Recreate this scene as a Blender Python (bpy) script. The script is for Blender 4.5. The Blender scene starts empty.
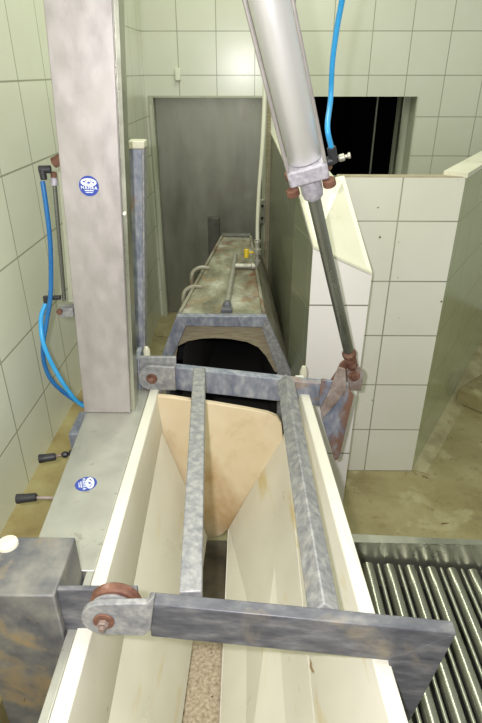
import bpy, bmesh, math, random
from mathutils import Vector, Matrix
random.seed(7)
C = bpy.context.scene.collection
V = Vector
PI = math.pi

# ------------------------------------------------------------------ camera
F = 547.0
PITCH = math.radians(28.05); YAW = math.radians(0.65); EYE = V((0, 0, 1.6))
cd = bpy.data.cameras.new('camera'); cam = bpy.data.objects.new('camera', cd); C.objects.link(cam)
cam.location = EYE; cam.rotation_euler = (PI/2-PITCH, 0, YAW)
cd.sensor_fit = 'VERTICAL'; cd.sensor_height = 36; cd.lens = F*36/723
cd.clip_start = 0.02
bpy.context.scene.camera = cam
RM = cam.rotation_euler.to_matrix()

def at(px, py, x=None, y=None, z=None, d=None):
    """survey helper: a point of the place from a measured direction and one known coordinate"""
    r = RM @ V(((px-241)/F, -(py-361.5)/F, -1))
    if z is not None: t = (z-EYE.z)/r.z
    elif y is not None: t = y/r.y
    elif x is not None: t = x/r.x
    else: t = d
    return EYE + r*t

# ------------------------------------------------------------------ materials
def newmat(name):
    m = bpy.data.materials.new(name); m.use_nodes = True
    nt = m.node_tree; b = nt.nodes['Principled BSDF']
    return m, nt, b
def N(nt, t, **k):
    n = nt.nodes.new(t)
    for a, v in k.items(): setattr(n, a, v)
    return n
def ramp(nt, src, stops):
    r = N(nt, 'ShaderNodeValToRGB')
    el = r.color_ramp.elements
    while len(el) < len(stops): el.new(0.5)
    for e, (p, c) in zip(el, stops):
        e.position = p; e.color = (*c, 1) if len(c) == 3 else c
    nt.links.new(src, r.inputs[0]); return r
def coords(nt, scale=(1, 1, 1), obj=True):
    tc = N(nt, 'ShaderNodeTexCoord'); mp = N(nt, 'ShaderNodeMapping')
    mp.inputs['Scale'].default_value = scale
    nt.links.new(tc.outputs['Object'], mp.inputs[0]); return mp.outputs[0]
def noise(nt, vec, scale, detail=4, rough=.55, dist=0):
    n = N(nt, 'ShaderNodeTexNoise'); n.inputs['Scale'].default_value = scale
    n.inputs['Detail'].default_value = detail; n.inputs['Roughness'].default_value = rough
    n.inputs['Distortion'].default_value = dist
    nt.links.new(vec, n.inputs['Vector']); return n.outputs['Fac']
def mixc(nt, fac, a, b, mode='MIX'):
    m = N(nt, 'ShaderNodeMix', data_type='RGBA', blend_type=mode)
    for s, v in ((0, fac), (6, a), (7, b)):
        if hasattr(v, 'is_output') or hasattr(v, 'links'): nt.links.new(v, m.inputs[s])
        elif s == 0: m.inputs[0].default_value = v
        else: m.inputs[s].default_value = (*v, 1)
    return m.outputs[2]
def bump(nt, b, h, strength=.2, dist=.002):
    bp = N(nt, 'ShaderNodeBump'); bp.inputs['Strength'].default_value = strength; bp.inputs['Distance'].default_value = dist
    nt.links.new(h, bp.inputs['Height']); nt.links.new(bp.outputs[0], b.inputs['Normal'])

def mottled(name, stops, scale=12, metallic=0, rough=.5, stretch=(1, 1, 1), stain=None, bumpy=0, detail=6, spots=None, spec=.5):
    """stops: colour ramp over noise; stain: (colour, low, high, scale, stretch)"""
    m, nt, b = newmat(name)
    f = noise(nt, coords(nt, stretch), scale, detail, .6)
    col = ramp(nt, f, stops).outputs[0]
    for st in (stain or []):
        c, lo, hi, sc, stv = st
        f2 = noise(nt, coords(nt, stv), sc, 5, .6, .4)
        k = ramp(nt, f2, [(lo, (0, 0, 0)), (hi, (1, 1, 1))]).outputs[0]
        col = mixc(nt, k, col, c)
    if spots:
        c, sc, th = spots
        v = N(nt, 'ShaderNodeTexVoronoi'); v.inputs['Scale'].default_value = sc
        nt.links.new(coords(nt), v.inputs['Vector'])
        k = ramp(nt, v.outputs['Distance'], [(th*.7, (1, 1, 1)), (th, (0, 0, 0))]).outputs[0]
        col = mixc(nt, k, col, c)
    nt.links.new(col, b.inputs['Base Color'])
    b.inputs['Metallic'].default_value = metallic
    b.inputs['Specular IOR Level'].default_value = spec
    rr = ramp(nt, f, [(.3, (max(0, rough-.08),)*3), (.7, (min(1, rough+.1),)*3)])
    nt.links.new(rr.outputs[0], b.inputs['Roughness'])
    if bumpy: bump(nt, b, f, bumpy)
    return m

def tile_mat(name, axes, size, off, c1, c2, grout, mortar=.0026, rough=.22, specks=None, size_v=None):
    """tiles laid on world axes (u, v); joints pass through off"""
    m, nt, b = newmat(name)
    tc = N(nt, 'ShaderNodeTexCoord'); sp = N(nt, 'ShaderNodeSeparateXYZ'); nt.links.new(tc.outputs['Object'], sp.inputs[0])
    cb = N(nt, 'ShaderNodeCombineXYZ')
    for i, a in enumerate(axes):
        ad = N(nt, 'ShaderNodeMath', operation='ADD'); ad.inputs[1].default_value = -off[i] + (size, size_v or size)[i]*40
        nt.links.new(sp.outputs[a], ad.inputs[0]); nt.links.new(ad.outputs[0], cb.inputs[i])
    br = N(nt, 'ShaderNodeTexBrick'); br.offset = 0; br.offset_frequency = 1; br.squash = 1
    br.inputs['Scale'].default_value = 1; br.inputs['Brick Width'].default_value = size
    br.inputs['Row Height'].default_value = size_v or size
    br.inputs['Mortar Size'].default_value = mortar; br.inputs['Mortar Smooth'].default_value = .1
    br.inputs['Color1'].default_value = (*c1, 1); br.inputs['Color2'].default_value = (*c2, 1); br.inputs['Mortar'].default_value = (*grout, 1)
    # half a mortar so that the joint line is centred
    nt.links.new(cb.outputs[0], br.inputs['Vector'])
    col = br.outputs['Color']
    f = noise(nt, coords(nt), 2.2, 4, .6)
    col = mixc(nt, ramp(nt, f, [(.35, (0, 0, 0)), (.75, (.35, .35, .35))]).outputs[0], col, (c1[0]*.78, c1[1]*.76, c1[2]*.62))
    if specks:
        f3 = noise(nt, coords(nt), specks[0], 3, .7)
        col = mixc(nt, ramp(nt, f3, [(specks[1], (0, 0, 0)), (specks[1]+.02, (1, 1, 1))]).outputs[0], col, (.12, .06, .03))
    nt.links.new(col, b.inputs['Base Color'])
    b.inputs['Roughness'].default_value = rough
    inv = N(nt, 'ShaderNodeMath', operation='SUBTRACT'); inv.inputs[0].default_value = 1
    nt.links.new(br.outputs['Fac'], inv.inputs[1]); bump(nt, b, inv.outputs[0], .3, .0015)
    return m

GR = (.30, .31, .235)
M = {}
M['tile_back'] = tile_mat('back_tile', (0, 2), .2285, (-.1885, 1.115), (.70, .72, .61), (.68, .70, .595), GR)
M['tile_left'] = tile_mat('left_tile', (1, 2), .2285, (1.32, 1.115), (.68, .70, .56), (.66, .68, .545), (.30, .32, .22))
M['tile_low'] = tile_mat('low_tile', (0, 2), .2285, (.533, .008), (.70, .70, .62), (.68, .68, .60), (.24, .24, .19), specks=(26, .715), size_v=.2238)
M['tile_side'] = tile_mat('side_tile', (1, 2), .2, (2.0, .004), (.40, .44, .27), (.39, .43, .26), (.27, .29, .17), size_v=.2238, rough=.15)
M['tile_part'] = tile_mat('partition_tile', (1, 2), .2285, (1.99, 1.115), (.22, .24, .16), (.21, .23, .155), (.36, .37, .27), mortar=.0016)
M['tile_nose'] = tile_mat('partition_end_tile', (0, 2), 3.0, (-1, .90), (.78, .76, .73), (.78, .76, .73), (.16, .15, .11), size_v=.62)
M['floor'] = mottled('wet_floor', [(.3, (.21, .175, .075)), (.5, (.31, .27, .13)), (.7, (.40, .36, .20))], 3.2, rough=.3, detail=7, bumpy=.15,
                     stain=[((.44, .41, .23), .56, .68, 4.5, (1, 1, 1)), ((.13, .06, .025), .66, .70, 11, (1, 2.2, 1)), ((.2, .16, .08), .58, .75, 26, (1, 1, 1))])
M['floor_left'] = mottled('stained_step', [(.3, (.19, .13, .045)), (.5, (.31, .25, .10)), (.7, (.40, .36, .17))], 5, rough=.35, detail=6,
                     stain=[((.13, .075, .02), .52, .68, 3, (1, 1, 1))])
M['cove'] = mottled('cove_render', [(.35, (.24, .20, .09)), (.6, (.42, .39, .22))], 7, rough=.35, stain=[((.3, .22, .1), .58, .66, 9, (1, 1, 1))])
M['ivory'] = mottled('ivory_plastic', [(.35, (.64, .62, .53)), (.65, (.72, .71, .62))], 5, rough=.36, detail=3,
                     stain=[((.50, .36, .14), .60, .80, 9, (3, 1, 1)), ((.25, .13, .05), .70, .73, 22, (1, 1, 1))])
M['ivory_side'] = mottled('ivory_panel', [(.35, (.65, .63, .52)), (.65, (.73, .715, .61))], 3, rough=.33, detail=3,
                     stain=[((.58, .46, .16), .60, .82, 5, (3, .8, 3)), ((.3, .18, .07), .69, .72, 24, (1, .5, 1))])
M['tan'] = mottled('tan_plastic', [(.35, (.62, .49, .30)), (.65, (.72, .62, .43))], 4, rough=.4, detail=3,
                     stain=[((.46, .30, .14), .50, .72, 3.2, (1.6, 1, 1)), ((.2, .1, .04), .74, .76, 22, (1, 1, 1))])
M['cap'] = mottled('ivory_cap', [(.35, (.62, .61, .47)), (.65, (.70, .69, .55))], 4, rough=.3, stain=[((.4, .2, .08), .72, .76, 16, (1, 1, 1))])
M['steel'] = mottled('brushed_stainless', [(.3, (.40, .375, .37)), (.7, (.50, .47, .46))], 30, .5, .42, (1, 1, .5), spec=.4,
                     stain=[((.42, .39, .37), .5, .8, 14, (1, 1, .5))])
M['steel_flat'] = mottled('housing_stainless', [(.3, (.46, .46, .41)), (.7, (.54, .54, .48))], 14, .7, .45, stain=[((.35, .33, .28), .64, .72, 30, (1, 1, 1))])
M['steel_dark'] = mottled('door_stainless', [(.3, (.21, .215, .175)), (.7, (.31, .315, .26))], 8, .6, .42, (1, 1, .25), stain=[((.2, .19, .15), .5, .8, 3, (1, 1, 1))])
M['chrome'] = mottled('roller_steel', [(.3, (.34, .35, .28)), (.7, (.46, .47, .38))], 10, .85, .3, (1, .2, 1))
M['frame_steel'] = mottled('side_stainless', [(.3, (.36, .37, .30)), (.7, (.48, .49, .40))], 9, .85, .32)
M['galv'] = mottled('galvanised_steel', [(.3, (.07, .072, .088)), (.5, (.125, .128, .142)), (.74, (.25, .25, .25))], 34, .2, .5, (.5, 1, 1.6), detail=10, bumpy=.08,
                     stain=[((.30, .25, .17), .60, .75, 6, (1, 1, 1))])
M['galv_light'] = mottled('worn_galvanised_steel', [(.28, (.17, .175, .19)), (.5, (.28, .285, .285)), (.75, (.45, .44, .41))], 60, .2, .5, detail=10, bumpy=.08,
                     stain=[((.42, .38, .28), .62, .8, 8, (1, 1, 1))])
M['galv_blue'] = mottled('blue_galvanised_steel', [(.28, (.13, .15, .20)), (.5, (.24, .26, .31)), (.75, (.42, .43, .45))], 44, .2, .5, (1, 1, .5), detail=8,
                     stain=[((.33, .2, .11), .62, .72, 7, (1, 1, 1))])
M['galv_rusty'] = mottled('rust_stained_galvanised_steel', [(.28, (.12, .14, .20)), (.5, (.22, .24, .30)), (.75, (.40, .41, .43))], 44, .2, .5, (1, 1, .5), detail=8,
                     stain=[((.22, .12, .08), .48, .60, 14, (1, 1, .5))])
M['galv_post'] = mottled('weathered_post', [(.3, (.075, .08, .10)), (.5, (.17, .17, .16)), (.72, (.27, .26, .22))], 15, .2, .6, detail=9, bumpy=.25,
                     stain=[((.33, .25, .13), .53, .68, 9, (1, 1, 1)), ((.12, .06, .03), .68, .71, 40, (1, 1, 1))])
M['rust'] = mottled('rusty_steel', [(.3, (.09, .035, .022)), (.55, (.20, .095, .06)), (.75, (.34, .24, .20))], 40, .15, .7, detail=8, bumpy=.4)
M['rust_light'] = mottled('rust_edged_steel', [(.3, (.16, .09, .065)), (.5, (.30, .24, .21)), (.7, (.46, .42, .40))], 20, .3, .6, detail=8, bumpy=.3)
M['alu'] = mottled('anodised_aluminium', [(.3, (.88, .87, .88)), (.7, (.92, .91, .92))], 6, .72, .44, (1, 1, .1))
M['cast'] = mottled('cast_end_cap', [(.3, (.35, .33, .38)), (.6, (.52, .50, .55)), (.8, (.68, .66, .7))], 90, .3, .6, detail=8, bumpy=.3)
M['rod'] = mottled('piston_steel', [(.3, (.20, .21, .18)), (.7, (.30, .31, .28))], 8, .8, .25, (1, 1, .3))
M['black'] = mottled('black_rubber', [(.3, (.018, .018, .02)), (.7, (.035, .035, .04))], 30, 0, .45)
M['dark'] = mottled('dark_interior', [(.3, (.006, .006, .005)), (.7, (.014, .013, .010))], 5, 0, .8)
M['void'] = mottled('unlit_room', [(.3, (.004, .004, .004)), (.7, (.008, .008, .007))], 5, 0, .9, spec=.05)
M['hose_blue'] = mottled('sky_blue_tubing', [(.3, (.03, .32, .66)), (.7, (.05, .38, .74))], 9, 0, .3)
M['hose_dark'] = mottled('deep_blue_tubing', [(.3, (.015, .12, .34)), (.7, (.02, .16, .40))], 9, 0, .3)
M['hose_white'] = mottled('white_tubing', [(.3, (.66, .66, .52)), (.7, (.74, .74, .60))], 9, 0, .4)
M['brass'] = mottled('grey_fitting', [(.3, (.32, .31, .25)), (.7, (.5, .49, .42))], 60, .5, .45)
M['yellow'] = mottled('yellow_handle', [(.3, (.65, .46, .02)), (.7, (.75, .55, .04))], 9, 0, .4)
M['cover'] = mottled('dirty_tunnel_cover', [(.32, (.09, .085, .055)), (.5, (.27, .26, .18)), (.66, (.50, .50, .41))], 9, .15, .5, (1, .45, 1), detail=8, bumpy=.2,
                     stain=[((.15, .05, .02), .50, .62, 3.6, (1.3, 1, 1)), ((.30, .20, .10), .55, .7, 12, (1, 1, 1))])
M['cover_side'] = mottled('dirty_tunnel_side', [(.3, (.13, .13, .10)), (.5, (.27, .25, .18)), (.7, (.40, .40, .33))], 9, .2, .5, (1, .4, 1), detail=8, bumpy=.2, stain=[((.20, .09, .04), .52, .66, 6, (1, .5, 1))])
M['wood'] = mottled('brown_edge', [(.3, (.24, .20, .12)), (.7, (.42, .37, .25))], 20, 0, .6, (1, 8, 8))
M['belt'] = mottled('speckled_belt', [(.32, (.24, .18, .11)), (.5, (.44, .36, .25)), (.7, (.60, .52, .38))], 95, 0, .6, detail=8, spots=((.06, .03, .02), 34, .1))
M['dark_brown'] = mottled('dark_brown_steel', [(.3, (.03, .025, .015)), (.7, (.12, .10, .06))], 12, 0, .6)
M['steel_black'] = mottled('dull_dark_steel', [(.3, (.06, .06, .05)), (.7, (.12, .12, .10))], 10, .3, .5)
M['sticker'] = mottled('blue_sticker', [(.3, (.03, .06, .33)), (.7, (.045, .085, .40))], 10, 0, .35)
M['sticker_white'] = mottled('white_print', [(.3, (.72, .76, .86)), (.7, (.80, .84, .92))], 10, 0, .4)
M['socket'] = mottled('white_plastic_box', [(.3, (.72, .75, .60)), (.7, (.78, .80, .66))], 10, 0, .4)
M['jamb'] = mottled('painted_jamb', [(.3, (.42, .44, .33)), (.7, (.55, .57, .45))], 8, 0, .45, (1, 1, .3))
M['frame_green'] = mottled('painted_door_frame', [(.3, (.36, .38, .27)), (.7, (.48, .50, .38))], 6, .2, .45)

# ------------------------------------------------------------------ mesh helpers
def bmn(): return bmesh.new()
def prism(bm, poly, vec):
    vec = V(vec); a = [bm.verts.new(V(p)) for p in poly]; b = [bm.verts.new(V(p)+vec) for p in poly]
    n = len(a); bm.faces.new(a); bm.faces.new(list(reversed(b)))
    for i in range(n): bm.faces.new((a[i], b[i], b[(i+1) % n], a[(i+1) % n]))
    return bm
def box(bm, x0, x1, y0, y1, z0, z1):
    return prism(bm, [(x0, y0, z0), (x1, y0, z0), (x1, y1, z0), (x0, y1, z0)], (0, 0, z1-z0))
def hexa(bm, p, q):
    """8-corner solid: ring p (4) to ring q (4)"""
    a = [bm.verts.new(V(c)) for c in p]; b = [bm.verts.new(V(c)) for c in q]
    bm.faces.new(a); bm.faces.new(list(reversed(b)))
    for i in range(len(a)):
        j = (i+1) % len(a); bm.faces.new((a[i], b[i], b[j], a[j]))
    return bm
def beam(bm, p, q, w, h, up=(0, 0, 1)):
    """bar whose top face runs p..q (centre line of the top)"""
    p = V(p); q = V(q); d = (q-p).normalized(); s = d.cross(V(up)).normalized(); u = s.cross(d)
    r = lambda c: [c - s*w/2, c + s*w/2, c + s*w/2 - u*h, c - s*w/2 - u*h]
    return hexa(bm, r(p), r(q))
def frame_of(d):
    d = d.normalized(); a = V((0, 0, 1)) if abs(d.z) < .9 else V((1, 0, 0))
    s = d.cross(a).normalized(); return s, s.cross(d)
def rev(bm, p, d, prof, seg=24):
    """solid of revolution about axis p + t*d ; prof [(t, r)...]"""
    p = V(p); d = V(d).normalized(); s, u = frame_of(d); rings = []
    for t, r in prof:
        rings.append([bm.verts.new(p + d*t + (s*math.cos(2*PI*k/seg)+u*math.sin(2*PI*k/seg))*r) for k in range(seg)])
    for A, B in zip(rings, rings[1:]):
        for k in range(seg): bm.faces.new((A[k], A[(k+1) % seg], B[(k+1) % seg], B[k]))
    bm.faces.new(list(reversed(rings[0]))); bm.faces.new(rings[-1]); return bm
def cyl(bm, p, q, r, seg=20, r2=None):
    p = V(p); q = V(q); L = (q-p).length; e = min(.0015, r*.2, L*.2); r2 = r if r2 is None else r2
    return rev(bm, p, q-p, [(0, r-e), (e, r), (L-e, r2), (L, r2-e)], seg)
def spline(pts, n=10):
    pts = [V(p) for p in pts]; P = [pts[0]*2-pts[1]] + pts + [pts[-1]*2-pts[-2]]; out = []
    for i in range(1, len(P)-2):
        for k in range(n):
            t = k/n; a, b, c, d = P[i-1:i+3]
            out.append(.5*((2*b)+(c-a)*t+(2*a-5*b+4*c-d)*t*t+(3*b-a-3*c+d)*t**3))
    out.append(pts[-1]); return out
def tube(bm, pts, r, seg=12, smooth=True):
    P = spline(pts) if smooth and len(pts) > 2 else [V(p) for p in pts]
    rings = []; s = None
    for i, p in enumerate(P):
        d = (P[min(i+1, len(P)-1)]-P[max(i-1, 0)]).normalized()
        if s is None: s, u = frame_of(d)
        s = (s - d*s.dot(d)).normalized(); u = d.cross(s)
        rings.append([bm.verts.new(p + (s*math.cos(2*PI*k/seg)+u*math.sin(2*PI*k/seg))*r) for k in range(seg)])
    for A, B in zip(rings, rings[1:]):
        for k in range(seg): bm.faces.new((A[k], A[(k+1) % seg], B[(k+1) % seg], B[k]))
    bm.faces.new(list(reversed(rings[0]))); bm.faces.new(rings[-1]); return bm

def obj(name, bm, mat, parent=None, bevel=0, smooth=38, label=None):
    bmesh.ops.recalc_face_normals(bm, faces=bm.faces[:])
    loc = V((0, 0, 0)); par = parent
    while par is not None: loc += V(par.location); par = par.parent
    bmesh.ops.translate(bm, verts=bm.verts[:], vec=-loc)
    me = bpy.data.meshes.new(name); bm.to_mesh(me); bm.free()
    for p in me.polygons: p.use_smooth = True
    me.set_sharp_from_angle(angle=math.radians(smooth))
    me.materials.append(M[mat]); o = bpy.data.objects.new(name, me); C.objects.link(o)
    if parent is not None: o.parent = parent
    if bevel:
        b = o.modifiers.new('bevel', 'BEVEL'); b.width = bevel; b.segments = 2; b.limit_method = 'ANGLE'; b.angle_limit = math.radians(40)
    if label: o['label'] = label
    return o
def thing(name, label, cat, loc, group=None):
    o = bpy.data.objects.new(name, None); C.objects.link(o); o.location = V(loc); o.empty_display_size = .05
    o['label'] = label; o['category'] = cat
    if group: o['group'] = group
    bpy.context.view_layer.update(); return o
def tag(o, label, cat, group=None):
    o['label'] = label; o['category'] = cat
    if group: o['group'] = group
    return o
def struct(name, bm, mat, parent=None, bevel=0):
    o = obj(name, bm, mat, parent, bevel)
    if parent is None: o['kind'] = 'structure'
    return o

# ------------------------------------------------------------------ room
BY = 3.72                                   # back wall
b = bmn(); box(b, -1.2, 2.6, -.9, BY+.5, -.1, 0); struct('floor', b, 'floor')
# back wall with a door opening and a hatch
dx0, dx1, dz = -.612, .115, 1.462
wx0, wx1, wz0, wz1 = .36, 1.040, .94, 1.457
b = bmn(); T = .22
box(b, -.9, dx0, BY, BY+T, 0, 3.0); box(b, dx0, dx1, BY, BY+T, dz, 3.0); box(b, dx1, wx0, BY, BY+T, 0, 3.0)
box(b, wx0, wx1, BY, BY+T, 0, wz0); box(b, wx0, wx1, BY, BY+T, wz1, 3.0); box(b, wx1, 2.6, BY, BY+T, 0, 3.0)
struct('wall_back', b, 'tile_back')
# left wall, runs very slightly towards the middle as it goes back
b = bmn(); prism(b, [(-.715, -.6, 0), (-.628, BY, 0), (-.9, BY, 0), (-.9, -.6, 0)], (0, 0, 3.0)); struct('wall_left', b, 'tile_left')
# raised concrete strip along the left wall
b = bmn(); box(b, -.72, -.50, -.4, 2.3, 0, .465)
prism(b, [(-.72, 2.3, 0), (-.72, 2.75, 0), (-.72, 2.3, .465)], (.22, 0, 0)); struct('floor_step', b, 'floor_left', bevel=.01)
# room behind the hatch: closed box, its darkness put into the wall colour
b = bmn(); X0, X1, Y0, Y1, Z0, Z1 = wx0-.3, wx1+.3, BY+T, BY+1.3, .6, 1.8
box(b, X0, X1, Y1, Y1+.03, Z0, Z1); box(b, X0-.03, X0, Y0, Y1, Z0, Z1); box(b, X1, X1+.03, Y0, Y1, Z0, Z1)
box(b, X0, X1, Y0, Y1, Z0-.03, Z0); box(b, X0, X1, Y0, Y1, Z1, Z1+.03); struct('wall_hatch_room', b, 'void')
# hatch = window_1 : reveal frame and an upright bar behind it
b = bmn(); box(b, wx1-.006, wx1+.0, BY-.004, BY+.3, wz0, wz1); box(b, wx1-.05, wx1-.006, BY+.14, BY+.3, wz0, wz1)
box(b, wx0, wx1, BY-.004, BY+.22, wz0-.0, wz0+.02); box(b, wx0, wx0+.03, BY+.1, BY+.22, wz0, wz1)
w = struct('window_1', b, 'jamb')
b = bmn(); box(b, wx1-.06, wx1-.052, BY+.1, BY+.16, wz0+.02, wz1); struct('window_frame', b, 'frame_steel', w)
b = bmn(); cyl(b, (.87, BY+.35, .62), (.87, BY+.35, 1.78), .008); struct('window_bar', b, 'steel_dark', w)
# door_1
b = bmn(); box(b, dx0+.03, dx1-.02, BY+.05, BY+.09, .01, dz-.012); d1 = struct('door_1', b, 'steel_dark', bevel=.003)
b = bmn(); box(b, dx0, dx0+.03, BY-.012, BY+.12, 0, dz); box(b, dx1-.02, dx1, BY-.012, BY+.12, 0, dz); box(b, dx0+.03, dx1-.02, BY-.004, BY+.12, dz-.012, dz)
struct('door_frame', b, 'frame_green', d1)
b = bmn(); box(b, dx0+.004, dx0+.022, BY-.02, BY-.012, 0, dz-.05); struct('door_edging', b, 'jamb', d1)
b = bmn(); k = at(263, 210, y=BY-.02); box(b, k.x-.022, k.x+.012, BY-.03, BY-.012, k.z-.09, k.z+.07)
lp = struct('lock_plate', b, 'brass', d1, bevel=.004)
b = bmn()
for dzz in (.03, -.05): cyl(b, (k.x-.005, BY-.028, k.z+dzz), (k.x-.005, BY-.037, k.z+dzz), .009)
struct('keyhole', b, 'dark', lp)
b = bmn(); box(b, dx1+.004, dx1+.03, BY-.012, BY, 0, dz); struct('trim_1', b, 'wood')

# partition between the tunnel and the pen, with a nose that slopes down towards the camera
PY = 1.95; NY = 1.72
L0 = at(296, 187, y=PY); R0 = at(338, 178, y=PY); L1 = at(313, 248, y=NY); R1 = at(372, 275, y=NY)
lowL = at(310, 330, y=NY); 
b = bmn()
xa, xb = L0.x, .27
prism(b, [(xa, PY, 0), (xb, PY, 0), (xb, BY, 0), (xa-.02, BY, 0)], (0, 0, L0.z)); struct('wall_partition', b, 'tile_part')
xr = at(361.5, 340, y=NY).x
b = bmn(); nose = [(L1.x, NY, 0), (xr, NY, 0), (R1.x, NY, R1.z-.004), (L1.x, NY, L1.z-.004)]
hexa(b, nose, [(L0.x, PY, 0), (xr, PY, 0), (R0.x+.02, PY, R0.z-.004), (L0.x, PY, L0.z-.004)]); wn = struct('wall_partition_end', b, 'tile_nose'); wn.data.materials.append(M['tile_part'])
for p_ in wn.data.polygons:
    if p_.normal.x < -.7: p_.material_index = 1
b = bmn()   # ivory coping on the nose
up = V((0, 0, .008))
hexa(b, [L1, R1, R1+up, L1+up], [L0+V((0, .0, 0)), V((R0.x+.02, PY, R0.z)), V((R0.x+.02, PY, R0.z))+up, L0+up])
struct('trim_2', b, 'cap')
b = bmn(); prism(b, [(xa-.004, PY, L0.z), (xb+.05, PY, L0.z), (xb+.05, BY, L0.z), (xa-.022, BY, L0.z)], (0, 0, .008)); struct('trim_3', b, 'cap')
# low tiled wall across the pen
LZ = 1.276; cx = .745
b = bmn(); box(b, .312, cx, PY, PY+.045, 0, LZ); struct('wall_low', b, 'tile_low')
b = bmn(); box(b, .312, cx-.01, PY, PY+.045, LZ, LZ+.003); struct('trim_4', b, 'wood')
# side of the pen, going away to the right
D = V((.525, .85, 0)).normalized(); Nn = V((D.y, -D.x, 0))     # Nn faces the camera side
s0 = V((cx, PY, 0)); s1 = s0 + D*2.1
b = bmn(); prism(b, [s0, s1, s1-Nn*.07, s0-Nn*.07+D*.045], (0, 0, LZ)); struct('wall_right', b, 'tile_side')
b = bmn(); prism(b, [s0+Nn*.006-D*.006, s1+Nn*.006, s1-Nn*.076, s0-Nn*.076], (0, 0, .016))
bmesh.ops.translate(b, verts=b.verts[:], vec=(0, 0, LZ)); struct('trim_5', b, 'cap')
# cove of render at the foot of the side wall
b = bmn(); hexa(b, [s0+V((0, 0, .001)), s0+Nn*.06+D*.03+V((0, 0, .001)), s0+Nn*.04+D*.02+V((0, 0, .006)), s0+V((0, 0, .012))],
                [s1, s1+Nn*.11, s1+Nn*.07+V((0, 0, .012)), s1+V((0, 0, .05))]); struct('baseboard_right', b, 'cove')
b = bmn(); prism(b, [(.34, PY, 0), (.34, PY-.04, 0), (.34, PY, .006)], (cx-.30, 0, 0)); struct('baseboard_back', b, 'floor')
# concrete step at the right
e0 = at(455, 402, z=0); e1 = at(482, 414, z=0); dd = (e1-e0).normalized(); ee = V((-dd.y, dd.x, 0))
b = bmn(); prism(b, [e0, e0+dd*.9, e0+dd*.9+ee*.5, e0+ee*.28], (0, 0, .085)); struct('floor_curb', b, 'floor', bevel=.008)

# small white box on the back wall
p = at(178, 74, y=BY)
b = bmn(); box(b, p.x-.016, p.x+.016, BY-.022, BY, p.z-.035, p.z+.03)
o = tag(obj('wall_box', b, 'socket', bevel=.004), 'small white plastic box on the tiles above the steel door', 'switch box')

# ------------------------------------------------------------------ restrainer trough
ZL = .72
tr = thing('restraining_trough', 'long ivory plastic V-shaped trough of the restrainer, with grey steel housing along its left', 'restrainer', (-.05, .9, 0))
lipL0, lipL1 = V((-.300, .30, ZL)), V((-.302, 1.56, ZL))
TH = .029
# left lip board: vertical, thick white top edge
b = bmn(); hexa(b, [lipL0, lipL0+V((TH, 0, 0)), V((-.258, .30, .47)), V((-.300, .30, .44))],
                [lipL1, lipL1+V((TH, 0, 0)), V((-.262, 1.56, .60)), V((-.302, 1.56, .44))])
obj('left_side_board', b, 'ivory_side', tr, bevel=.003)
b = bmn(); bl0 = at(180, 723, z=.2); 
hexa(b, [(-.260, .30, .475), (-.170, .30, .20), (-.185, .30, .19), (-.285, .30, .475)], [(-.263, 1.40, .605), (-.134, 1.40, .16), (-.149, 1.40, .15), (-.288, 1.40, .605)])
obj('left_slanted_panel', b, 'ivory_side', tr)
# right lip board
ro0, ro1 = V((.262, .30, ZL)), V((.188, 1.56, ZL))
b = bmn(); hexa(b, [ro0, ro0-V((TH, 0, 0)), V((.135, .30, .46)), V((.165, .30, .45))],
                [ro1, ro1-V((TH, 0, 0)), V((.120, 1.56, .58)), V((.150, 1.56, .57))])
obj('right_side_board', b, 'ivory_side', tr, bevel=.003)
b = bmn(); hexa(b, [(.137, .30, .465), (-.060, .30, .20), (-.045, .30, .185), (.155, .30, .455)], [(.123, 1.43, .585), (-.058, 1.40, .20), (-.043, 1.40, .185), (.145, 1.43, .575)])
obj('right_slanted_panel', b, 'ivory_side', tr)
b = bmn(); box(b, -.061, -.045, .30, 1.40, .10, .197); obj('panel_edge', b, 'ivory', tr)
b = bmn(); box(b, -.190, -.172, .30, 1.40, .10, .197); obj('panel_edge', b, 'ivory', tr)
# far end board, curved like a hopper end
EY = 1.415
outl = [(157, 396.5), (170, 397.5), (190, 400.5), (215, 404), (245, 409), (268, 413.5), (277, 417), (281.5, 424), (283.5, 445), (270, 468), (250, 497), (229, 528), (222, 535), (203, 542.5), (194, 520), (182, 484), (168, 448), (158, 424)]
b = bmn(); pts = [at(x, y, y=EY) for x, y in outl]; prism(b, pts, (0, .018, 0)); obj('end_board', b, 'tan', tr, bevel=.002, label='tan plastic end board with rounded corner')
b = bmn(); box(b, -.171, -.062, 1.13, 1.44, .09, .10); obj('gap_plate', b, 'dark_brown', tr)  # dark brown plate added in the gap past the end of the belt
# outer cradle steelwork under the boards
b = bmn(); box(b, -.299, -.24, .32, 1.5, .04, .12); box(b, .02, .10, .32, 1.4, .04, .12); obj('base_frame', b, 'galv', tr)
b = bmn(); box(b, .03, .05, .32, 1.4, .12, .24); obj('side_rail', b, 'frame_steel', tr)
for x, y in ((-.27, .36), (-.27, 1.44), (.06, .36), (.06, 1.34)):
    b = bmn(); box(b, x-.02, x+.02, y-.02, y+.02, 0, .04); obj('foot', b, 'galv', tr)
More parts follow.
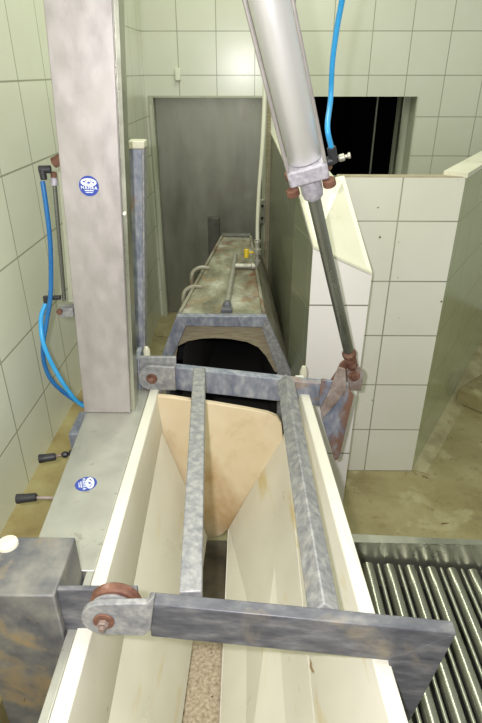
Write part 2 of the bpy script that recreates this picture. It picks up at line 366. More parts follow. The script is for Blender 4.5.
# grey housing, left
hl = [at(84, 409, z=ZL-.004), at(40, 530, z=ZL-.004)]
b = bmn(); ddx = (hl[1]-hl[0]); near = hl[0]+ddx*((.765-hl[0].y)/ddx.y)
poly = [(near.x, .765, ZL-.004), (-.3015, .765, ZL-.004), (-.3035, 1.545, ZL-.004), (hl[0].x, 1.545, ZL-.004)]
prism(b, poly, (0, 0, -.62)); box(b, -.318, -.3015, .45, .7645, ZL-.624, ZL-.004); hs = obj('housing', b, 'steel_flat', tr, bevel=.002)
b = bmn(); q = at(84, 412, z=ZL); q1 = at(71.5, 412, z=.69)
box(b, q.x-.045, q.x-.001, 1.30, 1.42, .35, .665); obj('side_bracket', b, 'galv_blue', tr, bevel=.003)
# two lever handles with black grips at the left of the housing
for (gx0, gy0, gx1, gy1, sx, sy, zz) in ((38.5, 459, 56, 456.5, 67, 453.5, .66), (16, 499, 37, 497, 49, 497.5, .66)):
    a, c, s = at(gx0, gy0, z=zz), at(gx1, gy1, z=zz), at(sx+3, sy, z=zz)
    e = s+(s-c).normalized()*.05
    b = bmn(); cyl(b, c+(a-c)*.3, e, .0038, 12); lv = obj('lever', b, 'rust_light', tr)
    b = bmn(); dv = (a-c); Lg = dv.length
    rev(b, c, dv, [(0, .007), (.003, .0105), (Lg*.55, .011), (Lg*.92, .0125), (Lg*.98, .0118), (Lg, .008)], 20)
    obj('grip', b, 'black', lv, label='black rubber grip')
    if gy0 < 470:
        b = bmn(); rev(b, c+(e-c)*.16, (e-c), [(0, .004), (.006, .009), (.014, .009), (.019, .0045), (.024, .010), (.034, .010), (.037, .005)], 16)
        obj('boot', b, 'black', lv)

def sticker(parent, c, ux, uy, r, word):
    """round blue maker's sticker: white animal panel, a word and two lines of print"""
    ux = V(ux).normalized(); uy = V(uy).normalized(); n = ux.cross(uy).normalized(); c = V(c)
    b = bmn(); cyl(b, c, c+n*.0009, r, 40); s = obj('sticker', b, 'sticker', parent, label='round blue maker sticker with white print')
    b = bmn(); top = [c+n*.0010+ux*(r*.80*math.cos(t))+uy*(r*(.36+.40*math.sin(t))) for t in [2*PI*k/36 for k in range(36)]]
    prism(b, top, n*.0003); obj('white_panel', b, 'sticker_white', s)
    b = bmn()
    for (x, y, w, h) in ((-.45, .42, .26, .16), (-.26, .54, .12, .12), (.02, .34, .34, .2), (.26, .5, .12, .16), (.48, .36, .2, .14), (-.2, .2, .5, .05), (.3, .17, .3, .04)):
        pts = [c+n*.0013+ux*(r*(x+w/2*math.cos(t)))+uy*(r*(y+h/2*math.sin(t))) for t in [2*PI*k/14 for k in range(14)]]
        prism(b, pts, n*.0002)
    obj('animal_print', b, 'sticker', s)
    b = bmn()
    for (y, w, h) in ((-.44, .9, .09), (-.62, .72, .07)):
        pts = [c+n*.0010+ux*(r*x)+uy*(r*yy) for x, yy in ((-w/2, y-h/2), (w/2, y-h/2), (w/2, y+h/2), (-w/2, y+h/2))]
        prism(b, pts, n*.0003)
    obj('print_lines', b, 'sticker_white', s)
    cu = bpy.data.curves.new('t', 'FONT'); cu.body = word; cu.align_x = 'CENTER'; cu.align_y = 'CENTER'; cu.size = r*.42; cu.space_character = 1.25; cu.offset = r*.012
    to = bpy.data.objects.new('t', cu); C.objects.link(to); bpy.context.view_layer.update()
    me = bpy.data.meshes.new_from_object(to.evaluated_get(bpy.context.evaluated_depsgraph_get())); bpy.data.objects.remove(to)
    Mx = Matrix((ux, uy, n)).transposed().to_4x4(); Mx.translation = c+n*.0012-uy*r*.18
    b = bmn(); b.from_mesh(me); bmesh.ops.transform(b, matrix=Mx, verts=b.verts[:])
    obj('lettering', b, 'sticker_white', s, smooth=180)
sticker(tr, at(86, 484, z=ZL-.0045), (.30, -.95, 0), (.95, .30, 0), .026, 'MAHRA')

# speckled belt at the bottom of the trough
b = bmn(); box(b, -.168, -.063, .28, 1.10, .075, .095)
bt = thing('conveyor_belt', 'speckled tan belt in the slot at the bottom of the trough', 'belt', (-.115, .9, .0))
obj('belt', b, 'belt', bt)
b = bmn()
b.free()
for y in (.34, .72, 1.08):
    b = bmn(); cyl(b, (-.167, y, .038), (-.064, y, .038), .0365, 24); obj('drum', b, 'frame_steel', bt)

# ------------------------------------------------------------------ upright stainless column
CY = 1.335
c0, c1 = at(84, 412, y=CY), at(130.5, 412, y=CY); t0, t1 = at(43, 0, y=CY), at(112, 0, y=CY)
def ext(a, c, z): return a+(c-a)*((z-a.z)/(c.z-a.z))
g0, g1 = ext(c0, t0, 2.5), ext(c1, t1, 2.5); CD = .085
zb = ZL-.0035
c0 = ext(c0, t0, zb); c1 = ext(c1, t1, zb)
col = thing('steel_column', 'tall brushed stainless steel column rising from the grey housing, blue round sticker on it', 'column', ((c0.x+c1.x)/2, CY+CD/2, zb))
b = bmn(); hexa(b, [c0, c1, c1+V((0, CD, 0)), c0+V((0, CD, 0))], [g0, g1, g1+V((0, CD, 0)), g0+V((0, CD, 0))])
obj('post_body', b, 'steel', col, bevel=.0025)
b = bmn(); e0_, e1_ = c1+V((.0005, .012, .0)), g1+V((.0005, .012, 0))
hexa(b, [e0_, e0_+V((.010, 0, 0)), e0_+V((.010, CD-.03, 0)), e0_+V((0, CD-.03, 0))], [e1_, e1_+V((.010, 0, 0)), e1_+V((.010, CD-.03, 0)), e1_+V((0, CD-.03, 0))])
obj('side_channel', b, 'frame_steel', col)
p = at(89, 186, y=CY)
sticker(col, V((p.x, CY-.0003, p.z)), (1, 0, -.04), (.04, 0, 1), .0235, 'MAHRA')
b = bmn(); p = at(124.5, 212.5, y=CY+.02); p.x += .002; cyl(b, p, p+V((0, -.014, 0)), .0045, 12); obj('screw', b, 'socket', col)
# slim guard strip behind the column
b = bmn(); a0 = at(126, 340, y=1.45); a1 = at(119.5, 0, y=1.45); a1 = ext(a0, a1, 2.4); a0 = ext(a0, a1, ZL)
hexa(b, [a0, a0+V((.009, 0, 0)), a0+V((.009, .01, 0)), a0+V((0, .01, 0))], [a1, a1+V((.009, 0, 0)), a1+V((.009, .01, 0)), a1+V((0, .01, 0))])
tag(obj('guard_strip', b, 'frame_green', bevel=.001), 'thin upright pale strip just right of the stainless column', 'metal strip')

# ------------------------------------------------------------------ short galvanised post behind the bracket
b = bmn(); q0, q1 = at(134, 360, y=1.66), at(145, 360, y=1.66); r0, r1 = at(128.5, 149, y=1.66), at(144, 149, y=1.66)
q0, q1 = ext(q0, r0, .0), ext(q1, r1, .0); Dp = V((0, .045, 0))
gp = thing('guide_post', 'short slim galvanised post with ivory cap between column and steel door', 'post', ((q0.x+q1.x)/2, 1.68, 0))
hexa(b, [q0, q1-V((.006, 0, 0)), q1-V((.006, 0, 0))+Dp, q0+Dp], [r0, r1-V((.006, 0, 0)), r1-V((.006, 0, 0))+Dp, r0+Dp]); obj('post_body', b, 'galv_blue', gp, bevel=.002)
b = bmn(); hexa(b, [q1-V((.0055, 0, 0)), q1, q1+Dp, q1-V((.0055, 0, 0))+Dp], [r1-V((.0055, 0, 0)), r1, r1+Dp, r1-V((.0055, 0, 0))+Dp]); obj('flange', b, 'galv_light', gp)
b = bmn(); hexa(b, [r0+V((-.001, -.003, 0)), r1+V((.002, -.003, 0)), r1+V((.002, .05, 0)), r0+V((-.001, .05, 0))], [r0+V((-.001, -.003, .022)), r1+V((.002, -.003, .022)), r1+V((.002, .05, .022)), r0+V((-.001, .05, .022))])
obj('cap', b, 'cap', gp, bevel=.004, label='ivory plastic cap')
# ivory pegs beyond the far cross bar
p = at(150, 358, z=.735); b = bmn(); rev(b, V((p.x, 1.60, .0)), (0, 0, 1), [(0, .011), (.79, .011), (.80, .006)], 16)
tag(obj('guide_peg', b, 'cap'), 'ivory peg behind the left pivot of the far cross bar', 'peg')
p = at(303, 380, y=1.60); b = bmn(); rev(b, V((p.x, 1.60, 0)), (0, 0, 1), [(0, .013), (.712, .013), (.73, .007)], 16)
tag(obj('guide_peg', b, 'cap'), 'ivory peg behind the far cross bar beside the partition', 'peg')

# ------------------------------------------------------------------ near post, left
PZ = .82
f0, f1 = at(-36, 596, z=PZ), at(52, 596, z=PZ); k1 = at(72, 537, z=PZ)
x0, x1, y0, y1 = f0.x, f1.x+.003, f1.y, k1.y
np_ = thing('pivot_post', 'thick weathered square post in the near left corner carrying the pivot of the frame', 'post', ((x0+x1)/2, (y0+y1)/2, 0))
b = bmn(); box(b, x0, x1, y0, y1, 0, PZ); obj('post_body', b, 'galv_post', np_, bevel=.003)
p = at(8, 545, z=PZ); b = bmn(); rev(b, V((p.x, p.y, PZ-.002)), (0, 0, 1), [(0, .019), (.005, .0195), (.009, .018), (.010, .015)], 32)
obj('plug', b, 'cap', np_, label='round ivory plug')
# bracket from the post to the pivot bolt
NBY = .60
bp = at(101.5, 630, y=.572)
b = bmn(); A = [at(68, 590, y=NBY+.035), at(137, 590, y=NBY+.035), at(140, 622, y=NBY+.035), at(96, 628, y=NBY+.035), at(66, 662, y=NBY+.035)]
A[0] = V((x1+.0005, NBY+.035, A[0].z)); A[-1] = V((x1+.0005, NBY+.035, A[-1].z)); prism(b, A, (0, .010, 0)); obj('bracket_plate', b, 'galv', np_, bevel=.0015)
dp = at(115, 608, y=NBY+.012)
b = bmn(); rev(b, V((dp.x, NBY+.012, dp.z)), (0, 1, 0), [(0, .040), (.003, .043), (.014, .044), (.018, .041)], 40)
fdisc = obj('friction_disc', b, 'rust', np_, label='rusty round disc')
b = bmn(); rev(b, V((dp.x-.003, NBY+.006, dp.z-.003)), (0, 1, 0), [(0, .036), (.001, .038), (.0055, .038)], 40); obj('disc_face', b, 'galv_light', fdisc)

# ------------------------------------------------------------------ hold-down frame
hf = thing('hold_down_frame', 'galvanised ladder-like hold-down frame lying across the trough', 'frame', (0, 1.0, .72))
nl = at(147, 603.8, z=.832); nr = at(457, 634, z=.815)          # near bar: front top edge
BH = .083; BT = .024
dirn = (nr-nl).normalized(); back = V((-dirn.y, dirn.x, 0)).normalized()
b = bmn(); dn = V((0, 0, -BH))
nrb = nr + back*BT
inner_low = nr - dirn*.098 + dn       # mitred end
hexa(b, [nl, nl+back*BT, nl+back*BT+dn, nl+dn], [nr, nrb, inner_low+back*BT, inner_low])
obj('near_cross_bar', b, 'galv', hf, bevel=.002)
# hanging arm with mitre, right end
b = bmn(); tip = at(407, 720, y=nr.y+.004)
arm = [nr+V((0, .001, -.001)), inner_low+V((.001, .001, .001)), tip+V((-.012, 0, -.03)), tip+V((.006, 0, 0))]
prism(b, arm, back*.010); obj('near_arm', b, 'galv', hf, bevel=.0015, label='triangular arm hanging from the near cross bar')
# pivot strap with rounded end
strap = []
cxs, czs = bp.x, bp.z
R = .038
for k in range(13):
    t = PI/2 + PI*k/12; strap.append(V((cxs+R*math.cos(t), 0, czs+R*math.sin(t))))
e_top = at(150, 606, y=.572); e_bot = at(149, 642, y=.572)
strap += [V((e_bot.x-.012, 0, czs-R-.001)), V((e_bot.x, 0, e_bot.z+.004)), V((e_top.x+.004, 0, e_top.z)), V((e_top.x-.010, 0, czs+R+.003))]
ys = nl.y-.010
nl = nl-(nr-nl).normalized()*.025
strap = [V((p.x, ys, p.z)) for p in strap]
b = bmn(); prism(b, strap, (0, .012, 0)); obj('pivot_strap', b, 'galv_light', hf, bevel=.002)
b = bmn(); yb = ys
cyl(b, V((cxs, yb-.0005, czs)), V((cxs, yb-.004, czs)), .0175, 32); obj('washer', b, 'rust', hf, label='rusty washer')
b = bmn(); cyl(b, V((cxs, yb-.0042, czs)), V((cxs, yb-.013, czs)), .0095, 6); cyl(b, V((cxs, yb-.0132, czs)), V((cxs, yb-.020, czs)), .0055, 16); obj('bolt', b, 'rust_light', hf)
# far bar
fl = at(168, 366.5, z=.80); fr = at(345, 384, z=.765)
fl = at(166, 367.0, y=1.485); fr = at(349, 387, y=1.425)
d2 = (fr-fl).normalized(); bk2 = V((-d2.y, d2.x, 0)).normalized()
b = bmn(); hexa(b, [fl, fl+bk2*.03, fl+bk2*.03+dn*.95, fl+dn*.95], [fr, fr+bk2*.03, fr+bk2*.03-d2*.02+dn*.95, fr-d2*.02+dn*.95])
obj('far_cross_bar', b, 'galv_blue', hf, bevel=.002)
b = bmn(); A = [at(x, y, y=1.412) for x, y in ((354, 396), (346, 384), (322, 380), (319, 398), (322, 420), (335, 461), (339, 459))]
prism(b, A, (0, .012, 0)); obj('far_arm', b, 'galv_rusty', hf, bevel=.0015, label='triangular arm hanging from the far cross bar')
b = bmn(); prism(b, [at(x, y, y=1.410) for x, y in ((338, 366), (345, 368), (346, 388), (336, 402), (322, 418), (320, 408), (330, 388))], (0, -.008, 0)); obj('lug_plate', b, 'rust_light', hf, bevel=.0015, label='rusty lug plate')
# far left strap
b = bmn(); o_ = at(152, 378, y=1.465); R = .043; st = []
for k in range(13):
    t = PI/2 + PI*k/12; st.append(V((o_.x+R*math.cos(t), 1.462, o_.z+R*math.sin(t))))
st += [V((at(176, 390, y=1.462).x, 1.462, o_.z-R)), V((at(176, 390, y=1.462).x, 1.462, o_.z+R*.9))]
prism(b, st, (0, .012, 0)); obj('pivot_strap', b, 'galv_light', hf, bevel=.002)
b = bmn(); cyl(b, V((o_.x, 1.4615, o_.z)), V((o_.x, 1.457, o_.z)), .017, 32); obj('washer', b, 'rust', hf, label='rusty washer')
b = bmn(); cyl(b, V((o_.x, 1.4568, o_.z)), V((o_.x, 1.447, o_.z)), .0095, 6); obj('bolt', b, 'rust', hf)
# lengthwise bars
def bar_z(px, py, bar):   # meet the top planes of the cross bars
    return None
def on_near(px): t = (px-147)/(457-147); return nl.lerp(nr, t)+back*(BT)
a = at(190.5, 591.5, z=.829); c = at(199.3, 367.5, z=fl.z+.002); b = bmn(); beam(b, a, c, .038, .036); obj('side_bar', b, 'galv_light', hf, bevel=.003)
a = at(332.5, 608, z=.822); c = at(290, 377, z=fr.z+.022); b = bmn(); beam(b, a, c, .037, .040, up=(.62, 0, .78)); obj('side_bar', b, 'galv_light', hf, bevel=.003)

# far pivot bracket standing on the housing, behind the left strap
b = bmn(); A = [at(x, y, y=1.482) for x, y in ((135, 357), (176, 357.5), (176, 372), (160, 395), (134.5, 410))]
prism(b, A, (0, .012, 0)); 
pb = thing('pivot_bracket', 'galvanised bracket at the foot of the column holding the far left pivot', 'bracket', (o_.x-.02, 1.48, ZL-.004))
obj('bracket_plate', b, 'galv_light', pb, bevel=.002)
b = bmn(); zt = A[0].z; box(b, A[0].x-.004, A[0].x+.012, 1.47, 1.55, ZL-.004, zt); obj('rib', b, 'galv_blue', pb, bevel=.002)
b = bmn(); cyl(b, V((o_.x, 1.475, o_.z)), V((o_.x, 1.52, o_.z)), .012, 20); obj('pivot_pin', b, 'rust', pb)

# ------------------------------------------------------------------ big pneumatic cylinder
P0 = at(354, 375, d=1.8); P1 = at(314, 198, d=1.36); P2 = at(269, 0, d=1.067)
ax = (P2-P0).normalized()
LP = lambda p: (p-P0).dot(ax)
s1_ = LP(P1)
pc = thing('pneumatic_cylinder', 'large slanted aluminium pneumatic cylinder with its rod pinned to the far cross bar', 'cylinder', P0)
tube_end = s1_+.105
b = bmn(); rev(b, P0+ax*(tube_end+.001), ax, [(0, .0385), (.002, .040), (.80, .040), (.802, .0385)], 56); obj('barrel', b, 'alu', pc)
# orient square head : side axis roughly across the picture
sd = ax.cross(V((0, 1, 0))).normalized(); sd = V((1, 0, 0)) - ax*V((1, 0, 0)).dot(ax); sd.normalize(); ud = ax.cross(sd)
def sq(t, h, w=None): c_ = P0+ax*t; w = w or h; return [c_+sd*h+ud*w, c_-sd*h+ud*w, c_-sd*h-ud*w, c_+sd*h-ud*w]
b = bmn(); hexa(b, sq(s1_+.062, .0475), sq(s1_+.104, .0475)); obj('end_cap', b, 'cast', pc, bevel=.006)
b = bmn(); rev(b, P0+ax*(s1_+.0), ax, [(0, .018), (.006, .024), (.018, .0265), (.060, .0265)], 32); obj('neck', b, 'cast', pc)
for i in (-1, 1):
    for j in (-1, 1):
        q = P0+sd*.0435*i+ud*.0435*j
        b = bmn(); cyl(b, q+ax*(s1_+.1045), q+ax*(s1_+.92), .0042, 12); tr_ = obj('tie_rod', b, 'steel', pc)
        b = bmn(); cyl(b, q+ax*(s1_+.044), q+ax*(s1_+.0615), .0155, 24); obj('tie_rod_nut', b, 'rust', tr_, label='rusty nut')
b = bmn(); hexa(b, sq(s1_+.908, .0475), sq(s1_+.95, .0475)); obj('end_cap', b, 'cast', pc, bevel=.006)
b = bmn(); cyl(b, P0+ax*.115, P0+ax*(s1_-.0005), .0165, 32); obj('piston_rod', b, 'rod', pc)
b = bmn(); rev(b, P0+ax*.035, ax, [(0, .014), (.01, .018), (.045, .019), (.05, .0165), (.056, .021), (.064, .0225), (.072, .022), (.079, .017)], 24); obj('rod_coupling', b, 'rust', pc)
b = bmn()
R = .033; yv = P0.y-.022; PL = at(354, 375.5, y=yv); lug = []
for k in range(15):
    t = -PI*.1 + (PI*1.0)*k/14; lug.append(V((PL.x+R*math.cos(t), yv, PL.z+R*math.sin(t))))
q = at(361, 391, y=yv); q2 = at(335, 389, y=yv); lug += [V((PL.x-R, yv, PL.z-.004)), q2, q]
prism(b, lug, (0, .009, 0)); obj('clevis', b, 'rust_light', pc, bevel=.002)
b = bmn(); lug2 = [V((p.x-.012, p.y+.04, p.z+.004)) for p in lug]; prism(b, lug2, (0, .009, 0)); obj('clevis', b, 'rust', pc, bevel=.002)
b = bmn(); cyl(b, V((PL.x, yv-.0005, PL.z)), V((PL.x, yv-.006, PL.z)), .019, 28); obj('washer', b, 'rust', pc)
b = bmn(); cyl(b, V((PL.x, yv-.0062, PL.z)), V((PL.x, yv-.013, PL.z)), .0105, 20); obj('pin', b, 'rust', pc)
# elbow fitting and silencer on the head
el = P0+ax*(s1_+.083)+sd*.0482
b = bmn(); cyl(b, el, el+sd*.016, .011, 20); q = el+sd*.016; cyl(b, q-ax*.006, q+ax*.032, .0105, 20); fit = obj('elbow_fitting', b, 'black', pc)
b = bmn(); rev(b, q+sd*.011, sd, [(0, .006), (.003, .0085), (.014, .0085), (.016, .004), (.022, .004), (.023, .007), (.028, .007), (.029, .004)], 16); obj('silencer', b, 'brass', fit)
hz = q+ax*.030
hp = [hz, hz+ax*.05, at(330.5, 100, d=1.30), at(332.5, 62, d=1.24), at(337, 28, d=1.18), at(343, -5, d=1.12), at(352, -60, d=1.02)]
b = bmn(); tube(b, hp, .0062, 16); tag(obj('air_hose', b, 'hose_blue'), 'bright blue air hose rising from the large cylinder past the dark hatch', 'hose')

# ------------------------------------------------------------------ small cylinder left of the column
SY = 1.40
sa, sb = at(53.5, 172, y=SY), at(64.5, 302, y=SY)
sc = thing('small_air_cylinder', 'thin steel air cylinder fixed to the left edge of the column', 'cylinder', sb)
dv = (sb-sa).normalized()
b = bmn(); cyl(b, sa+dv*.03, sb-dv*.005, .0055, 20); obj('barrel', b, 'rod', sc)
b = bmn(); cyl(b, sa+dv*.012, sa+dv*.032, .0085, 20); obj('upper_cap', b, 'cast', sc)
b = bmn(); tp = at(55, 163, y=SY); cyl(b, V((tp.x-.004, tp.y, tp.z)), V((tp.x+.022, tp.y, tp.z+.012)), .013, 18); cyl(b, sa+dv*.0, sa+dv*.014, .0075, 16); obj('mounting_eye', b, 'rust', sc, label='rusty mounting eye')
b = bmn(); ow = V((.012, 0, 0)); hexa(b, [sa+ow, sa+ow+V((.020, 0, 0)), sa+ow+V((.020, .02, 0)), sa+ow+V((0, .02, 0))], [sb+ow, sb+ow+V((.020, 0, 0)), sb+ow+V((.020, .02, 0)), sb+ow+V((0, .02, 0))])
obj('backing_strip', b, 'frame_green', sc)
b = bmn(); lb = at(66.5, 309, y=SY); box(b, lb.x-.018, lb.x+.022, SY-.014, SY+.02, lb.z-.020, lb.z+.008); obj('lower_block', b, 'galv_light', sc, bevel=.003)
b = bmn(); q = at(60, 311, y=SY-.016); cyl(b, q, q+V((0, -.010, 0)), .008, 16); obj('bolt', b, 'rust', sc)
b = bmn(); u = at(42.5, 173, y=SY-.01); cyl(b, V((sa.x-.003, SY-.005, u.z+.008)), V((u.x-.008, SY-.01, u.z+.008)), .0095, 18); cyl(b, V((u.x, SY-.01, u.z+.014)), V((u.x+.001, SY-.01, u.z-.016)), .0085, 18); obj('upper_elbow', b, 'black', sc)
b = bmn(); w_ = at(46, 298, y=SY-.01); cyl(b, V((sb.x-.006, SY-.005, w_.z)), V((w_.x-.006, SY-.01, w_.z)), .0065, 16); cyl(b, V((w_.x, SY-.01, w_.z+.006)), V((w_.x, SY-.012, w_.z-.014)), .0078, 16); obj('lower_elbow', b, 'black', sc)
pz = [(42.5, 181, 1.39), (46, 205, 1.385), (50, 240, 1.38), (51, 275, 1.375), (50, 300, 1.37), (46, 325, 1.37), (43, 345, 1.37), (44, 362, 1.375), (50, 378, 1.38), (62, 391, 1.39), (78, 402, 1.40)]
b = bmn(); tube(b, [at(x, y, y=yy) for x, y, yy in pz]+[V((-.47, 1.42, .675)), V((-.485, 1.44, .60))], .0062, 14)
tag(obj('air_hose', b, 'hose_dark'), 'darker blue air hose from the top elbow of the small cylinder', 'hose')
pz = [(46, 303, 1.388), (41.5, 315, 1.375), (41, 327, 1.365), (43, 342, 1.352), (50, 360, 1.352), (61, 380, 1.36), (70, 393, 1.372), (79, 403, 1.384)]
b = bmn(); tube(b, [at(x, y, y=yy) for x, y, yy in pz]+[V((-.462, 1.405, .665)), V((-.475, 1.42, .60))], .0062, 14)
tag(obj('air_hose', b, 'hose_blue'), 'lighter blue air hose from the lower elbow of the small cylinder', 'hose')

# ------------------------------------------------------------------ tunnel behind the trough
TY = 1.9; FY = 3.25
tn = thing('stunning_tunnel', 'dirty narrow metal tunnel with trapezoid mouth running back towards the steel door', 'tunnel', (-.08, 2.5, 0))
TL, TR = at(176.5, 316.5, y=TY), at(266.7, 317, y=TY); TL.z = TR.z = .779
iw = .028
il, ir = at(185.8, 326, y=TY), at(262, 327.5, y=TY)
ll, lr = at(161.8, 355.4, y=TY), at(291.6, 372.5, y=TY)
ill, ilr = at(173, 357, y=TY), at(277, 371, y=TY)
lowl, lowr = V((ll.x-.03, TY, .42)), V((lr.x+.004, TY, .40))
ilowl, ilowr = V((ill.x-.028, TY, .42)), V((ilr.x+.006, TY, .40))
b = bmn(); prism(b, [TL, TR, ir, il], (0, .03, 0)); obj('mouth_top_rail', b, 'galv_blue', tn, bevel=.002)
b = bmn(); prism(b, [TL, il, ill, ilowl, V((ilowl.x, TY, 0)), V((lowl.x, TY, 0)), lowl, ll], (0, .03, 0)); obj('mouth_leg', b, 'galv_blue', tn, bevel=.002)
b = bmn(); prism(b, [TR, ir, ilr, ilowr, V((ilowr.x, TY, 0)), V((lowr.x, TY, 0)), lowr, lr], (0, .03, 0)); obj('mouth_leg', b, 'galv_light', tn, bevel=.002)
# curved inner board in the mouth
arc = [(176, 357), (178, 346), (188, 341), (202, 338.5), (215, 338), (231, 339), (247, 342), (258, 347), (266, 356), (275, 372)]
pa = [at(x, y, y=TY+.045) for x, y in arc]; up_ = [at(x, y, y=TY+.045) for x, y in ((279, 372), (262, 326), (186, 325), (173, 357))]
b = bmn(); prism(b, pa+up_, (0, .02, 0)); obj('curved_board', b, 'wood', tn)
FL, FR = at(222, 237, y=FY), at(250.5, 237, y=FY); FL.z = FR.z = .715
b = bmn(); t8 = V((0, 0, -.012))
m0, m1 = TL+V((.012, .031, .0)), TR+V((-.012, .031, .0))
hexa(b, [m0, m1, m1+t8, m0+t8], [FL, FR, FR+t8, FL+t8]); obj('top_cover', b, 'cover', tn)
# raised rims at both sides of the cover
for A_, B_, sgn in ((m0, FL, 1), (m1, FR, -1)):
    b = bmn(); beam(b, A_+V((0, 0, .010)), B_+V((0, 0, .010)), .012, .010); obj('cover_rim', b, 'cover_side', tn)
# sloping sides, then upright skirts
b = bmn(); o1 = TR+V((0, .031, -.001)); o2 = V((lr.x, TY+.031, lr.z)); f1_ = FR+V((.012, 0, -.001)); f2_ = V((FR.x+.075, FY, .58))
hexa(b, [o1, o2, o2-V((.008, 0, .004)), o1-V((.010, 0, .012))], [f1_, f2_, f2_-V((.008, 0, .004)), f1_-V((.010, 0, .012))]); obj('right_slope', b, 'cover_side', tn)
b = bmn(); hexa(b, [o2, V((o2.x, o2.y, .02)), V((o2.x-.01, o2.y, .02)), o2-V((.01, 0, 0))], [f2_, V((f2_.x, FY, .02)), V((f2_.x-.01, FY, .02)), f2_-V((.01, 0, 0))]); obj('right_skirt', b, 'galv', tn)
b = bmn(); o1 = TL+V((0, .031, -.001)); o2 = V((ll.x, TY+.031, ll.z)); f1_ = FL+V((-.012, 0, -.001)); f2_ = V((FL.x-.05, FY, .58))
hexa(b, [o1, o2, o2+V((.008, 0, -.004)), o1+V((.010, 0, -.012))], [f1_, f2_, f2_+V((.008, 0, -.004)), f1_+V((.010, 0, -.012))]); obj('left_slope', b, 'cover_side', tn)
b = bmn(); hexa(b, [o2, V((o2.x, o2.y, .02)), V((o2.x+.01, o2.y, .02)), o2+V((.01, 0, 0))], [f2_, V((f2_.x, FY, .02)), V((f2_.x+.01, FY, .02)), f2_+V((.01, 0, 0))]); obj('left_skirt', b, 'galv', tn)
# inner walls, the tunnel's shade put into their near-black colour
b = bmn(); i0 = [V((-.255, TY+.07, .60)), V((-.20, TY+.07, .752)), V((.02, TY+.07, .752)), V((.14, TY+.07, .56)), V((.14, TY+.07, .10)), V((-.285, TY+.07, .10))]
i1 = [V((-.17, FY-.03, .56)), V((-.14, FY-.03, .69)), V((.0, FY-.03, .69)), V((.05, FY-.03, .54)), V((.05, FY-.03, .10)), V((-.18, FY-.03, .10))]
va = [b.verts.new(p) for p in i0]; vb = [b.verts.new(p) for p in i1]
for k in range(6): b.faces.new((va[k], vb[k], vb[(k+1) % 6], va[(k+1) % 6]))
b.faces.new(vb); ln = obj('shade_lining', b, 'dark', tn); sol = ln.modifiers.new('thickness', 'SOLIDIFY'); sol.thickness = .004
b = bmn(); hexa(b, [FL, FR, V((FR.x+.07, FY, .02)), V((FL.x-.05, FY, .02))], [FL+V((0, .012, 0)), FR+V((0, .012, 0)), V((FR.x+.07, FY+.012, .02)), V((FL.x-.05, FY+.012, .02))]); obj('end_plate', b, 'galv', tn)
b = bmn(); beam(b, FL+V((0, .0, .022)), FR+V((0, .0, .022)), .014, .016); obj('end_rail', b, 'rod', tn)
# pipe lying along the cover
cz = lambda y: .779+(.715-.779)*(y-TY)/(FY-TY)
p0, p1 = V((-.092, 2.0, 0)), V((-.092, 3.02, 0))
q0_, q1_ = at(227, 306, z=.79), at(235.5, 255, z=.755)
b = bmn(); tube(b, [V((q0_.x, q0_.y, cz(q0_.y)+.016)), V((q1_.x, q1_.y, cz(q1_.y)+.016))], .012, 16, False); obj('cover_pipe', b, 'brass', tn)
b = bmn(); rev(b, V((q0_.x, q0_.y-.02, cz(q0_.y)+.018)), (0, 1, 0), [(0, .010), (.004, .018), (.022, .018), (.026, .014), (.045, .014)], 16); 
box(b, q0_.x-.022, q0_.x+.022, q0_.y-.045, q0_.y-.021, cz(q0_.y-.04)+.0005, cz(q0_.y)+.02); obj('pipe_fitting', b, 'galv', tn, bevel=.002)
# cross pipe, valve, yellow handle
vx = at(257, 268, z=.757); vy = vx.y
bz = cz(vy)
b = bmn(); tube(b, [V((at(233, 268, z=.757).x+.012, vy, bz+.018)), V((vx.x, vy, bz+.018))], .013, 16, False); rev(b, V((vx.x-.03, vy, bz+.018)), (1, 0, 0), [(0, .014), (.004, .018), (.02, .018), (.024, .014)], 16); cpipe = obj('cross_pipe', b, 'brass', tn)
b = bmn(); top = at(256.5, 240, y=vy)
rev(b, V((vx.x, vy, bz+.018)), (0, 0, 1), [(0, .012), (.01, .018), (.03, .018), (.032, .012), (.06, .012), (.062, .019), (.085, .019), (.087, .013), (.115, .013), (.117, .017), (top.z-bz-.018, .015)], 18); vl = obj('valve', b, 'brass', tn)
b = bmn(); h = at(246.5, 253, y=vy-.02); cyl(b, V((vx.x-.018, vy-.01, h.z)), V((h.x-.006, vy-.02, h.z)), .005, 12); cyl(b, V((h.x, vy-.018, h.z+.018)), V((h.x, vy-.024, h.z-.022)), .012, 14); obj('valve_handle', b, 'yellow', vl, label='yellow valve handle')
b = bmn(); bx_ = at(263, 235, y=vy+.05)
wp = [V((vx.x, vy, top.z+.002)), at(257.5, 222, y=vy), at(259, 190, y=vy), at(262, 150, y=vy), at(264, 110, y=vy), at(265, 70, y=vy), at(266, 20, y=vy), at(267, -60, y=vy)]
tube(b, wp, .0085, 14); tag(obj('water_hose', b, 'hose_white'), 'white hose hanging down to the valve on the tunnel', 'hose')
# latches on the left slope of the tunnel
for (x, y) in ((196, 266), (188, 285)):
    b = bmn(); q = at(x, y, y=2.45 if y < 280 else 2.25); r_ = V((q.x, q.y, q.z))
    tube(b, [r_+V((.06, 0, -.01)), r_+V((.02, -.01, -.005)), r_+V((-.010, -.02, -.02)), r_+V((-.02, -.03, -.05)), r_+V((-.015, -.03, -.09)), r_+V((.02, -.03, -.10))], .010, 12); obj('latch', b, 'cover_side', tn)
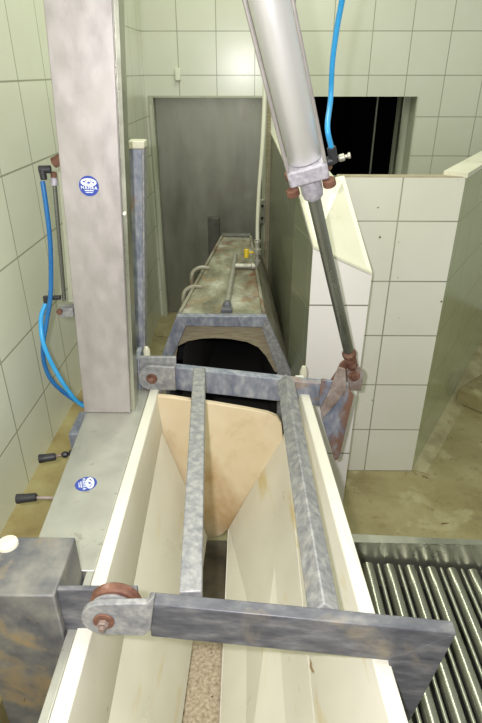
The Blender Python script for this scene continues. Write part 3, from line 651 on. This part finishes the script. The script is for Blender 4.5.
# dark stub post in front of the door
b = bmn(); q = at(213, 218, y=3.45); w = at(207.5, 218, y=3.45).x; w2 = at(219, 218, y=3.45).x
box(b, w, w2, 3.45, 3.5, 0, q.z); sp_ = tag(obj('stub_post', b, 'steel_black', bevel=.004), 'dark square steel post standing before the steel door', 'post')

# ------------------------------------------------------------------ roller conveyor, right
rz = lambda x: .402-.075*(x-.32)
cv = thing('roller_conveyor', 'steel roller conveyor in the lower right beside the trough', 'conveyor', (.7, .7, 0))
pA = [at(355, 534, z=.46), at(490, 540.3, z=.46)]; pB = [at(355, 542.2, z=.46), at(490, 545, z=.46)]
def extx(a, c, x): return a+(c-a)*((x-a.x)/(c.x-a.x))
XE = 1.15; XS = .285
b = bmn(); a1_, a2_ = extx(*pA, XS), extx(*pA, XE); b1_, b2_ = extx(*pB, XS), extx(*pB, XE)
a1_.y = max(a1_.y, b1_.y+.02)
hexa(b, [a1_, b1_, b1_+V((0, 0, -.004)), a1_+V((0, 0, -.004))], [a2_, b2_, b2_+V((0, 0, -.004)), a2_+V((0, 0, -.004))])
rl = obj('rail_flange', b, 'chrome', cv)
b = bmn(); hexa(b, [b1_+V((0, 0, -.0045)), b1_+V((0, .004, -.0045)), b1_+V((0, .004, -.27)), b1_+V((0, 0, -.27))], [b2_+V((0, 0, -.0045)), b2_+V((0, .004, -.0045)), b2_+V((0, .004, -.27)), b2_+V((0, 0, -.27))])
obj('far_side_rail', b, 'frame_steel', cv)
yr = b1_.y
pitch = .0585; n = 14
rb = rs = None
for i in range(n):
    x = .339+pitch*i; ye = extx(b1_, b2_, x).y-.012; z = rz(x)
    if rb is None:
        b = bmn(); rev(b, V((x, .30, z-.0165)), (0, 1, 0), [(0, .010), (.002, .0165), (ye-.302, .0165), (ye-.30, .010)], 24); rb = obj('roller', b, 'chrome', cv); rb0 = rb.location.copy(); xi = x; zi = z
        b = bmn(); rev(b, V((x+pitch/2, .30, z-.012)), (0, 1, 0), [(0, .004), (.001, .0052), (ye-.301, .0052), (ye-.30, .004)], 12); rs = obj('spacer_rod', b, 'chrome', cv)
    else:
        for s in (rb, rs):
            c_ = s.copy(); C.objects.link(c_); c_.parent = cv; c_.location = s.location+V((x-xi, 0, z-zi))
b = bmn(); prism(b, [(XS+.01, .27, rz(XS)-.10), (XE, .27, rz(XE)-.10), (XE, yr-.008, rz(XE)-.10), (XS+.01, yr-.008, rz(XS)-.10)], (0, 0, -.004)); obj('shade_sheet', b, 'dark', cv)  # added near-black sheet, stands in for the shade under the rollers
b = bmn(); hexa(b, [(XS, .262, .44), (XS, .268, .44), (XS, .268, .27), (XS, .262, .27)], [(XE, .262, .40), (XE, .268, .40), (XE, .268, .25), (XE, .262, .25)]); obj('near_side_rail', b, 'frame_steel', cv)
for x in (.34, 1.1):
    for y in (.285, yr-.03):
        b = bmn(); box(b, x-.02, x+.02, y-.018, y+.018, 0, rz(x)-.104); obj('leg', b, 'frame_steel', cv)

# ------------------------------------------------------------------ light
def area(name, loc, rot, size, power, color, sy=None):
    l = bpy.data.lights.new(name, 'AREA'); l.energy = power; l.color = color; l.size = size
    if sy: l.shape = 'RECTANGLE'; l.size_y = sy
    o = bpy.data.objects.new(name, l); C.objects.link(o); o.location = loc; o.rotation_euler = rot; return o
area('ceiling_lamp', (.2, 2.0, 2.9), (0, 0, 0), .3, 34, (.97, 1.0, .85), 2.6)
area('ceiling_lamp', (.6, .2, 2.9), (0, 0, 0), 1.4, 14, (.98, 1.0, .82), .4)
fl_ = bpy.data.lights.new('camera_flash', 'AREA'); fl_.shape = 'DISK'; fl_.size = .03; fl_.energy = 20; fl_.color = (1.0, .95, 1.0)
fo = bpy.data.objects.new('camera_flash', fl_); C.objects.link(fo); fo.location = EYE + RM @ V((-.06, .035, .01)); fo.rotation_euler = cam.rotation_euler
w = bpy.data.worlds.new('world'); bpy.context.scene.world = w; w.use_nodes = True
bg = w.node_tree.nodes['Background']; bg.inputs[0].default_value = (.88, .91, .79, 1); bg.inputs[1].default_value = .52

vs = bpy.context.scene.view_settings
vs.view_transform = 'Standard'; vs.look = 'None'; vs.gamma = 1; vs.use_curve_mapping = False; vs.exposure = -0.05
